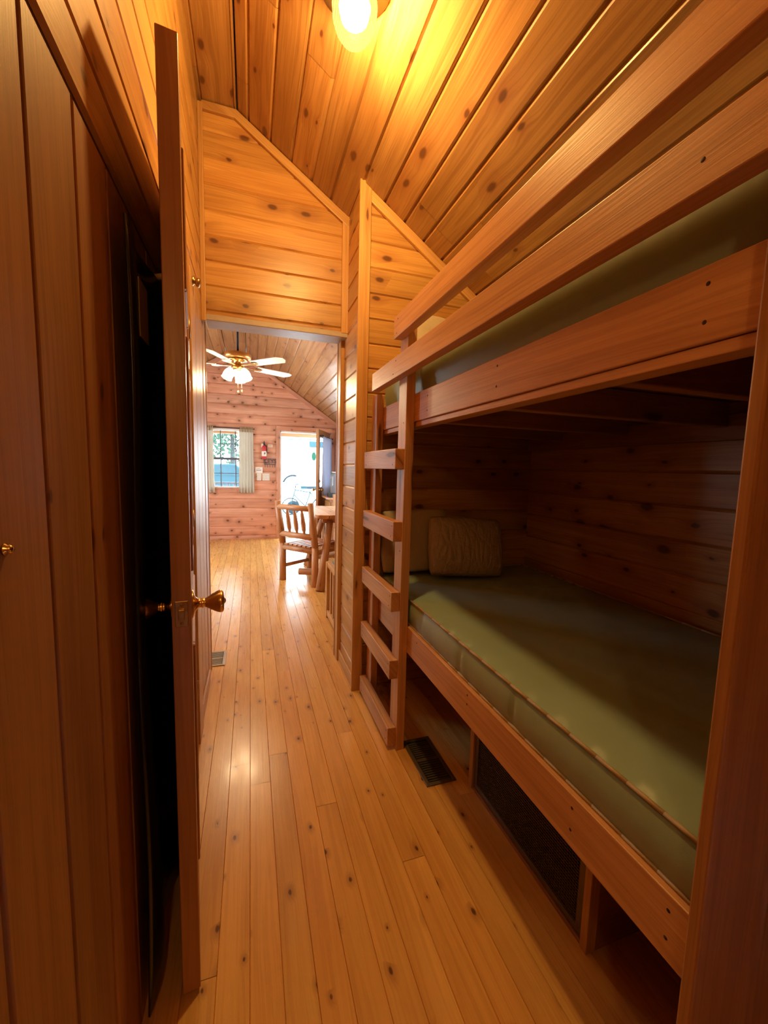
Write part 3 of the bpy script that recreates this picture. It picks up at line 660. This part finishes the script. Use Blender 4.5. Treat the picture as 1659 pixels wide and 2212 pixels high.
for (x, y, z) in ((.0, -.03, 1.99), (.035, -.02, 2.0)):
    b = MB(); b.cyl((x, y, Z(2.2)), (x, y, Z(z)), .0022, seg=6); b.lathe([(0, 0), (.004, .007), (.018, .009), (.028, .005), (.03, 0)], (x, y, Z(z)), (0, 0, -1), 10); b.build('pull_chain', BRASS, fn)

# ------------------------------------------------------------------ far wall fittings
ex = empty('fire_extinguisher', (.222, YF - .05, 1.372)); tag(ex, 'red fire extinguisher with white label hanging beside the entrance', 'fire extinguisher')
b = MB(); b.lathe([(0, 0), (0, .035), (.01, .04), (.19, .04), (.215, .03), (.228, .015), (.228, 0)], (0, 0, 0), (0, 0, 1), 24); b.build('cylinder', RED, ex)
b = MB(); b.lathe([(.045, .0405), (.13, .0405)], (0, 0, 0), (0, 0, 1), 24); lb = b.build('paper_label', PAPER, ex)
b = MB(); b.box((-.004, -.0425, .07), (.006, -.0405, .105)); b.box((.008, -.0425, .085), (.02, -.0395, .11)); b.build('label_print', INK, lb)
b = MB(); b.cyl((0, 0, .228), (0, 0, .25), .014, seg=12); b.box((-.012, -.05, .25), (.012, .03, .262)); b.box((-.010, -.055, .27), (.010, .02, .28)); b.box((-.008, .0, .25), (.008, .015, .30)); b.build('valve_lever', BLACK, ex, .001)
b = MB(); b.tube([(.012, 0, .235), (.038, -.005, .22), (.045, -.01, .16), (.043, -.015, .11)], .007); b.build('hose', BLACK, ex)
b = MB(); b.box((-.048, -.01, .19), (-.012, -.006, .255)); b.build('inspection_tag', PINKP, ex)
b = MB(); b.box((-.015, .04, .05), (.015, .05, .27)); b.build('bracket', BLACK, ex)
def wall_card(name, x0, x1, z0, z1, mat, label, cat, ink=(), th=.008, kids=()):
    c = Vector(((x0 + x1) / 2, YF - .004, (z0 + z1) / 2)); o = one(name, Vector((x0, YF - .004 - th, z0)) - c, Vector((x1, YF + .0, z1)) - c, mat, None, .001); o.location = c
    tag(o, label, cat)
    b = MB()
    for (a, p, q, r_) in ink: b.box((a, -th - .001, q), (p, -th + .0005, r_))
    if ink: b.build('print', INK, o)
    return o
wall_card('notice_card', .283, .364, 1.575, 1.622, PINKP, 'small pinkish notice card right of the extinguisher', 'notice', ink=[(-.025, .025, .004, .007), (-.03, .02, -.006, -.003)])
wall_card('notice_card', .076, .197, 1.130, 1.232, PAPER, 'white notice card under the key rack by the curtain', 'notice', ink=[(-.03, .02, .022, .027), (-.042, .04, .002, .009), (-.042, .035, -.010, -.004)])
def plate(x0, x1, label, n):
    o = wall_card('switch_plate', x0, x1, 1.008, 1.125, WHITEP, label, 'light switch', th=.006)
    wd = x1 - x0
    for i in range(n):
        cxx = -wd / 2 + wd * (i + .5) / n
        one('rocker', (cxx - .016, -.016, -.032), (cxx + .016, -.009, .032), WHITEP, o, .002)
        b = MB(); b.box((cxx - .018, -.0105, -.034), (cxx + .018, -.0095, .034)); b.build('rocker_gap_shade', plain('shadow_gap', (.4, .34, .3), .6), o)  # darker rim colours in the shade of the gap around the rocker
plate(.100, .173, 'single light switch plate left of the double one', 1); plate(.193, .310, 'double light switch plate nearest the entrance', 2)
ks = empty('key_rack', (.318, YF - .012, 1.30)); tag(ks, 'dark metal key rack reading KEYS with a row of hooks', 'key rack')
def text(s, size, mat, parent, loc, name, rot=(PI / 2, 0, 0), ext=.002):
    cu = bpy.data.curves.new(name, 'FONT'); cu.body = s; cu.size = size; cu.extrude = ext; cu.align_x = 'CENTER'; cu.align_y = 'CENTER'; cu.offset = size * .012
    t = bpy.data.objects.new('tmp', cu); COL.objects.link(t); bpy.context.view_layer.update()
    me = bpy.data.meshes.new_from_object(t.evaluated_get(bpy.context.evaluated_depsgraph_get())); bpy.data.objects.remove(t)
    me.materials.clear(); me.materials.append(mat); o = bpy.data.objects.new(name, me); COL.objects.link(o); o.parent = parent; o.location = loc; o.rotation_euler = rot; return o
text('KEYS', .098, SIGN, ks, (0, -.004, .035), 'lettering')
b = MB(); b.box((-.095, -.004, -.022), (.095, .006, -.008)); b.box((-.095, -.004, .074), (.095, .002, .079)); b.box((-.095, -.003, -.02), (-.090, .002, .078)); b.box((.090, -.003, -.02), (.095, .002, .078)); b.build('backplate', SIGN, ks)
for i in range(5):
    x = -.08 + i * .04; b = MB(); b.tube([(x, -.002, -.02), (x, -.004, -.05), (x, -.014, -.066), (x, -.026, -.060), (x, -.030, -.046)], .0035, 6); b.build('hook', SIGN, ks)

# ------------------------------------------------------------------ entrance door leaf (open inwards)
d2 = empty('door_2', (1.352, YF - .01, .015), RD(180 + 67)); tag(d2, 'open wooden entrance door with a sheer curtain over its glass', 'door', kind='structure')
LW, LH = .84, 1.84
b = MB(); b.box((0, -.04, 0), (.11, 0, LH)); b.box((LW - .11, -.04, 0), (LW, 0, LH)); b.box((.11, -.04, 0), (LW - .11, 0, .25)); b.box((.11, -.04, .80), (LW - .11, 0, .92)); b.box((.11, -.04, LH - .12), (LW - .11, 0, LH)); b.build('door_leaf', W_DOOR, d2, .003)
b = MB(); b.box((.11, -.03, .25), (LW - .11, -.012, .80)); b.build('lower_panel', W_DOOR, d2)
one('pane', (.11, -.022, .92), (LW - .11, -.018, LH - .12), GLASS, d2, 0)
b = MB(); b.lathe([(0, 0), (0, .028), (.006, .028), (.012, .012), (.03, .011), (.04, .024), (.055, .028), (.065, .02), (.068, 0)], (LW - .06, 0, .88), (0, 1, 0), 20); b.build('knob', BRASS_OLD, d2)
b = MB(); b.lathe([(0, 0), (0, .028), (.006, .028), (.012, .012), (.03, .011), (.04, .024), (.055, .028), (.065, .02), (.068, 0)], (LW - .06, -.04, .88), (0, -1, 0), 20); b.build('knob', BRASS_OLD, d2)
b = MB(); b.lathe([(0, 0), (0, .026), (.014, .024), (.02, .012), (.022, 0)], (LW - .06, 0, 1.02), (0, 1, 0), 20); b.build('deadbolt', BRASS_OLD, d2)
TD = Matrix.Translation((1.352, YF - .01, 0)) @ Matrix.Rotation(RD(180 + 67), 4, 'Z')
dc = curtain('curtain', .09, LW - .11, .045, .78, 1.76, SHEER, 'bluish white sheer curtain hanging on the entrance door', 6, .016, .04, T=TD)
b = MB(); b.cyl((.05, .045, 1.755), (LW - .07, .045, 1.755), .007)
for x in (.06, LW - .08): b.cyl((x, .001, 1.755), (x, .045, 1.755), .009); b.lathe([(0, 0), (.004, .012), (.012, .014), (.02, .008), (.022, 0)], (x, .045, 1.755), (0, 1, 0), 12)
o = b.build('door_curtain_rod', IRON); o.matrix_world = TD; tag(o, 'small dark rod holding the sheer curtain on the entrance door', 'curtain rod')

# ------------------------------------------------------------------ log furniture
def chair(loc, rz, label, group=None):
    r = empty('log_chair', loc, rz); tag(r, label, 'chair', group)
    hw = .235; lean = .075
    for s in (-1, 1):
        b = MB(); b.cyl((s * hw, .0, 0), (s * hw, -.0, .42), .036, .035, 14); b.cyl((s * hw, -.0, .42), (s * hw, -lean, .885), .035, .033, 14); b.build('back_post', W_LOG, r)
        b = MB(); b.cyl((s * .225, .42, 0), (s * .225, .42, .40), .034, .033, 14); b.build('front_leg', W_LOG, r)
        b = MB(); b.cyl((s * .235, 0, .16), (s * .225, .42, .16), .020, .020, 12); b.cyl((s * .235, 0, .36), (s * .225, .42, .36), .027, .027, 12); b.build('side_stretcher', W_LOG, r)
    b = MB(); b.cyl((-hw, 0, .375), (hw, 0, .375), .030, .030, 14); b.build('seat_rail', W_LOG, r)
    b = MB(); b.cyl((-hw, .42, .375), (hw, .42, .375), .030, .030, 14); b.build('seat_rail', W_LOG, r)
    b = MB(); b.cyl((-hw, -.02, .525), (hw, -.02, .525), .032, .032, 14); b.build('back_rail', W_LOG, r)
    b = MB(); b.cyl((-hw, -.068, .825), (hw, -.068, .825), .030, .030, 14); b.build('back_rail', W_LOG, r)
    for x in (-.105, 0, .105):
        b = MB(); d = Vector((0, -.044, .27)); L = d.length
        b.lathe([(0, .012), (.03, .013), (.06, .021), (L * .5, .024), (L - .05, .019), (L - .02, .012), (L, .011)], (x, -.022, .54), d, 12); b.build('spindle', W_LOG, r)
    for i in range(6):
        y0 = -.19 + i * .065
        b = MB(); b.box((y0 - .002, -.02, .405), (y0 + .048, .46, .425)); b.build('seat_slat', W_LOG, r, .004)
    return r
c1 = chair((.482, 4.338, 0), math.atan2(4.157 - 4.519, .632 - .332), 'log chair with spindle back facing the dining table')
c2 = copy_tree(c1); c2.location = (1.36, 5.52, 0); c2.rotation_euler = (0, 0, RD(185)); c2['label'] = 'second log chair behind the far edge of the table'
c3 = copy_tree(c1); c3.location = (1.42, 4.05, 0); c3.rotation_euler = (0, 0, RD(38)); c3['label'] = 'third log chair at the near right of the table, mostly behind the jamb'

tb = empty('dining_table', (1.05, 4.62, 0)); tag(tb, 'rustic log dining table with plank top and rounded corners', 'table'); to = Vector(tb.location)
b = MB(); x0, x1, y0, y1 = .635, 1.44, 4.10, 5.12; rc = .09
for i in range(6):
    a, c = x0 + (x1 - x0) * i / 6 + .002, x0 + (x1 - x0) * (i + 1) / 6 - .002
    def cut(x):
        e = min(x - x0, x1 - x); return 0 if e > rc else rc - math.sqrt(max(0, rc * rc - (rc - e) ** 2))
    xs = [a + (c - a) * k / 5 for k in range(6)]
    pts = [Vector((x, y0 + cut(x), .725)) for x in xs] + [Vector((x, y1 - cut(x), .725)) for x in xs[::-1]]
    b.poly([p - to for p in pts], (0, 0, 1), .038, g=(0, 1, 0))
b.build('tabletop', W_LOG, tb, .005)
for (p, q) in (((.66, 4.0, 0), (.80, 4.24, .69)), ((.68, 5.15, 0), (.86, 4.92, .69)), ((1.44, 4.0, 0), (1.28, 4.24, .69)), ((1.44, 5.2, 0), (1.28, 4.95, .69))):
    b = MB(); b.cyl(Vector(p) - to, Vector(q) - to, .047, .036, 16); b.build('leg', W_LOG, tb)
for y in (4.22, 4.90): b = MB(); b.box(Vector((.72, y, .665)) - to, Vector((1.36, y + .05, .725)) - to); b.build('apron', W_LOG, tb, .006)
b = MB(); b.cyl(Vector((.49, 4.36, .125)) - to, Vector((1.5, 3.98, .14)) - to, .036, .040, 16); b.build('stretcher', W_LOG, tb, .004)
b = MB(); b.cyl(Vector((.66, 4.95, .15)) - to, Vector((1.5, 5.1, .15)) - to, .036, .036, 16); b.build('stretcher', W_LOG, tb, .004)
# daybed with green pad right of the opening
db = empty('daybed', (1.1, 2.9, 0)); tag(db, 'low wooden daybed frame just beyond the opening on the right', 'daybed'); do = Vector(db.location)
def dp(n, lo, hi, mat=W_TRIM, bevel=.004): return one(n, Vector(lo) - do, Vector(hi) - do, mat, db, bevel)
dp('end_rail', (.595, 2.53, .435), (.635, 3.29, .475)); dp('end_rail', (.595, 2.53, .02), (.635, 3.29, .07))
dp('post', (.59, 3.245, 0), (.64, 3.295, .47)); dp('post', (.59, 2.53, 0), (.64, 2.57, .47)); dp('post', (1.58, 3.245, 0), (1.62, 3.295, .47))
for i in range(6): dp('slat', (.605, 2.62 + i * .105, .07), (.625, 2.655 + i * .105, .435))
dp('front_rail', (.64, 3.25, .34), (1.58, 3.29, .44)); dp('seat_board', (.64, 2.53, .42), (1.62, 3.25, .436), W_DARK)
mt = one('seat_pad', (.638, 2.54, .437), (1.61, 3.27, .482), plain('grey_green_pad', (.20, .25, .19), .5), None, .012); tag(mt, 'grey-green pad on the low daybed beyond the opening', 'cushion')
# side counter with coffee maker and water jug
sc = empty('side_cabinet', (1.38, 6.32, 0)); tag(sc, 'low wooden cabinet by the right wall near the entrance', 'cabinet'); so = Vector(sc.location)
one('cabinet_body', Vector((1.16, 6.05, 0)) - so, Vector((1.62, 6.60, .775)) - so, W_LOG, sc); one('cabinet_top', Vector((1.10, 6.0, .775)) - so, Vector((1.63, 6.64, .80)) - so, W_LOG, sc)
for z in (.08, .42): one('cabinet_door', Vector((1.148, 6.08, z)) - so, Vector((1.16, 6.57, z + .31)) - so, W_TRIM, sc)
jb = one('jug_stand', (1.14, 6.12, .80), (1.36, 6.32, .862), BLACK, None, .006); tag(jb, 'black stand under the clear water jug', 'stand')
b = MB(); b.lathe([(0, 0), (0, .07), (.01, .074), (.12, .07), (.27, .072), (.31, .06), (.315, 0)], (1.245, 6.22, .863), (0, 0, 1), 24); j = b.build('water_jug', JUG); tag(j, 'tall clear bluish water jug on the side cabinet', 'jug')
one('jug_lid', (1.20, 6.175, 1.178), (1.29, 6.265, 1.192), WHITEP, j, .004)
wb = empty('wooden_bench', (1.0, 5.98, 0)); tag(wb, 'narrow wooden bench between the entrance door and the table', 'bench')
one('bench_top', (-.18, -.24, .64), (.08, .20, .67), W_LOG, wb)
for (x, y) in ((-.14, -.19), (-.14, .16), (.05, -.19), (.05, .16)): one('leg', (x - .02, y - .02, 0), (x + .02, y + .02, .64), W_LOG, wb)

# ------------------------------------------------------------------ outside
tag(one('ground', (-30, 7.6, -.62), (30, 60, -.16), GROUND, None, 0), 'sunlit pale gravel yard outside the entrance', 'ground', kind='structure')
b = MB()
for i in range(15): b.box((-2.3 + i * .0, 7.37 + i * .13, -.05), (1.9, 7.37 + i * .13 + .125, -.012), grain=0)
b.box((-2.3, 7.37, -.16), (1.9, 9.32, -.05))
tag(b.build('porch_floor', DECK, None), 'blue grey painted porch boards beyond the entrance', 'porch floor', kind='structure')
b = MB(); b.box((-2.4, 7.37, 2.06), (2.0, 9.45, 2.10)); b.mat(1).box((-2.4, 9.24, 1.915), (2.0, 9.34, 2.06))
tag(b.build('porch_roof', [ROOFM, W_DARK]), 'porch roof with dark beam seen at the top of the doorway', 'porch roof', kind='structure')
b = MB(); b.poly([(-.053, YB - .02, 3.17), (1.85, YB - .02, zc(1.85) + .11), (1.85, YB - .02, zc(1.85) + .17), (-.2, YB - .02, 3.30), (-2.3, YB - .02, 2.03), (-2.3, YB - .02, 1.97), (-.36, YB - .02, 3.17)], (0, 1, 0), YF - YB + .4)
tag(b.build('roof', ROOFM), 'outer roof deck above the ceiling boards', 'roof', kind='structure')
rl = empty('porch_railing', (-.8, 9.2, 0)); tag(rl, 'white-edged porch railing with turned balusters outside the window', 'railing')
one('top_rail', (-1.5, -.03, .86), (1.15, .03, .90), MUNT, rl); one('bottom_rail', (-1.5, -.02, .10), (1.15, .02, .14), MUNT, rl)
for i in range(22):
    b = MB(); b.lathe([(0, .02), (.1, .02), (.16, .010), (.30, .022), (.46, .022), (.60, .010), (.66, .02), (.72, .02)], (-1.45 + i * .12, 0, .14), (0, 0, 1), 10); b.build('baluster', MUNT, rl)
tag(one('porch_post', (.30, 9.14, -.0), (.40, 9.24, 1.915), MUNT), 'porch post at the right end of the railing', 'post')
tag(one('door_mat', (.60, 7.45, -.011), (1.28, 7.95, .0), plain('striped_mat', (.10, .20, .24), .9, 0, .5, 60), None, .002), 'dark blue mat on the porch outside the entrance', 'mat')
rv = empty('camper_trailer', (3.2, 13.2, 0)); tag(rv, 'white camper trailer parked in the sun outside the entrance', 'trailer')
b = MB(); b.box((-2.75, -.7, .62), (3.5, 1.6, 3.2)); b.build('body', RVW, rv, .08, seg=4)
b = MB(); b.box((-1.50, -.715, 1.86), (-.75, -.69, 2.04)); b.build('window', RVWIN, rv, .03)
b = MB(); b.poly([Vector((-1.36 + .068 * math.cos(t), -.702, 1.59 + .13 * math.sin(t))) for t in [2 * PI * i / 20 for i in range(20)]], (0, -1, 0), .008); b.build('emblem', GREEN_S, rv)
b = MB(); b.box((-2.6, -.712, 2.07), (-.6, -.698, 2.09)); b.box((-2.6, -.712, 1.30), (-.6, -.70, 1.315)); b.build('stripe', RVWIN, rv)
b = MB()
for i in range(14):
    t0, t1 = PI * (.10 + .5 * i / 14), PI * (.10 + .5 * (i + 1) / 14)
    b.cyl((-1.98 - .0 - .30 * math.cos(t0), -.72, .70 + .30 * math.sin(t0)), (-1.98 - .30 * math.cos(t1), -.72, .70 + .30 * math.sin(t1)), .028, seg=6)
b.build('wheel_arch', TYRE, rv)
b = MB(); b.lathe([(0, 0), (0, .18), (.03, .2), (.14, .2), (.17, .18), (.17, .1), (.13, .09), (.13, 0)], (-1.98, -.68, .57 - .53), (0, -1, 0), 24); b.build('wheel', TYRE, rv)
b = MB(); b.box((-1.75, -.8, .60), (-.6, -.70, .68)); b.build('side_step', TEAL, rv)
bk2 = empty('bicycle', (1.55, 12.0, -.16)); tag(bk2, 'small blue-grey bicycle standing in front of the white trailer', 'bicycle')
for x, nm in ((-.45, 'wheel'), (.42, 'wheel')):
    b = MB(); pts = [(x + .24 * math.cos(t), 0, .27 + .24 * math.sin(t)) for t in [2 * PI * i / 20 for i in range(21)]]; b.tube(pts, .018, 6)
    for i in range(6): t = PI * i / 6; b.cyl((x - .23 * math.cos(t), 0, .27 - .23 * math.sin(t)), (x + .23 * math.cos(t), 0, .27 + .23 * math.sin(t)), .002, seg=4)
    b.build(nm, TYRE, bk2)
b = MB(); b.tube([(-.45, 0, .27), (-.32, 0, .75), (.12, 0, .68), (-.02, 0, .27), (-.36, 0, .62)], .016, 6); b.tube([(.12, 0, .68), (.42, 0, .27), (-.02, 0, .27)], .013, 6); b.build('frame', TEAL, bk2)
b = MB(); b.tube([(-.32, 0, .75), (-.30, 0, .90), (-.26, -.22, .92)], .013, 6); b.tube([(-.30, 0, .90), (-.26, .22, .92)], .013, 6); b.build('handlebar', TYRE, bk2)
b = MB(); b.box((.02, -.05, .80), (.24, .05, .85)); b.cyl((.12, 0, .66), (.13, 0, .81), .012, seg=6); b.build('saddle', TYRE, bk2, .01)
def car(loc, label, mat, s=1.0):
    r = empty('parked_car', loc); tag(r, label, 'car')
    b = MB(); b.poly([Vector(p) * s for p in ((-2.1, 0, .35), (-2.1, 0, .85), (-1.5, 0, .98), (-1.0, 0, 1.45), (.7, 0, 1.48), (1.3, 0, 1.0), (2.1, 0, .9), (2.15, 0, .35))], (0, 1, 0), 1.6 * s); b.build('body', mat, r, .06, seg=3)
    b = MB(); b.poly([Vector(p) * s for p in ((-1.3, -.01, 1.02), (-.95, -.01, 1.38), (.62, -.01, 1.40), (1.05, -.01, 1.02))], (0, -1, 0), .012); b.build('side_window', RVWIN, r)
    for x in (-1.35, 1.35):
        b = MB(); b.lathe([(0, 0), (0, .3), (.04, .33), (.18, .33), (.2, .28), (.2, 0)], Vector((x, .14, .33)) * s, (0, -1, 0), 20); b.build('wheel', TYRE, r)
car((-1.3, 17.5, -.16), 'blue car seen through the far window', CARP); car((-6.6, 21, -.16), 'white vehicle parked behind the blue car', RVW, 1.25)
tk = empty('picnic_table', (-1.1, 12.6, -.16)); tag(tk, 'picnic table in the yard outside the far window', 'table')
one('top', (-.8, -.38, .72), (.8, .38, .76), RVW, tk); one('bench', (-.8, -.75, .42), (.8, -.5, .46), RVW, tk); one('bench', (-.8, .5, .42), (.8, .75, .46), RVW, tk)
for x in (-.6, .6): one('trestle', (x - .04, -.7, 0), (x + .04, .7, .42), TEAL, tk); 
for x in (-.6, .6): one('trestle', (x - .04, -.3, .42), (x + .04, .3, .72), TEAL, tk)
def tree(loc, h, r, label, seed):
    rr = random.Random(seed); t = empty('tree', loc); tag(t, label, 'tree')
    b = MB(); b.cyl((0, 0, 0), (0, 0, h * .75), .22, .08, 10)
    for i in range(6):
        a = rr.uniform(0, 6.28); z = h * rr.uniform(.35, .7); b.cyl((0, 0, z), (math.cos(a) * r * .7, math.sin(a) * r * .7, z + h * .18), .06, .02, 6)
    b.build('trunk', BARK, t)
    b = MB()
    for i in range(1500):
        a = rr.uniform(0, 6.28); q = rr.random() ** .5 * r; z = h * (.62 + .42 * rr.uniform(-1, 1) * math.sqrt(max(0, 1 - (q / r) ** 2)))
        c = Vector((q * math.cos(a), q * math.sin(a), z)); s = rr.uniform(.08, .22)
        u = Vector((rr.gauss(0, 1), rr.gauss(0, 1), rr.gauss(0, 1))).normalized(); v = u.orthogonal().normalized()
        vs = [b.bm.verts.new(c + u * s), b.bm.verts.new(c + v * s * .6), b.bm.verts.new(c - u * s), b.bm.verts.new(c - v * s * .6)]
        f = b.bm.faces.new(vs)
    b.build('foliage', LEAF, t)
tree((-3.2, 24, -.16), 8, 2.8, 'leafy tree seen in the left panes of the far window', 1)
tree((-1.2, 31, -.16), 7.5, 2.2, 'smaller leafy tree behind the blue car', 2)
tree((1.6, 37, -.16), 9, 3.0, 'distant tree at the right edge of the window view', 4)

# kinds that come in several copies share a group
GROUPS = {'log_chair': 'log chairs around the dining table', 'pillow': 'pillows at the foot of the bunks', 'mattress': 'green mattresses on the bunk bed',
          'floor_vent': 'metal floor vents', 'notice_card': 'cards on the far wall', 'switch_plate': 'switch plates by the entrance', 'curtain': 'curtains on the far wall and entrance door',
          'tree': 'trees in the yard', 'parked_car': 'vehicles parked in the yard'}
for o in COL.objects:
    k = o.name.split('.')[0]
    if o.parent is None and k in GROUPS: o['group'] = GROUPS[k]
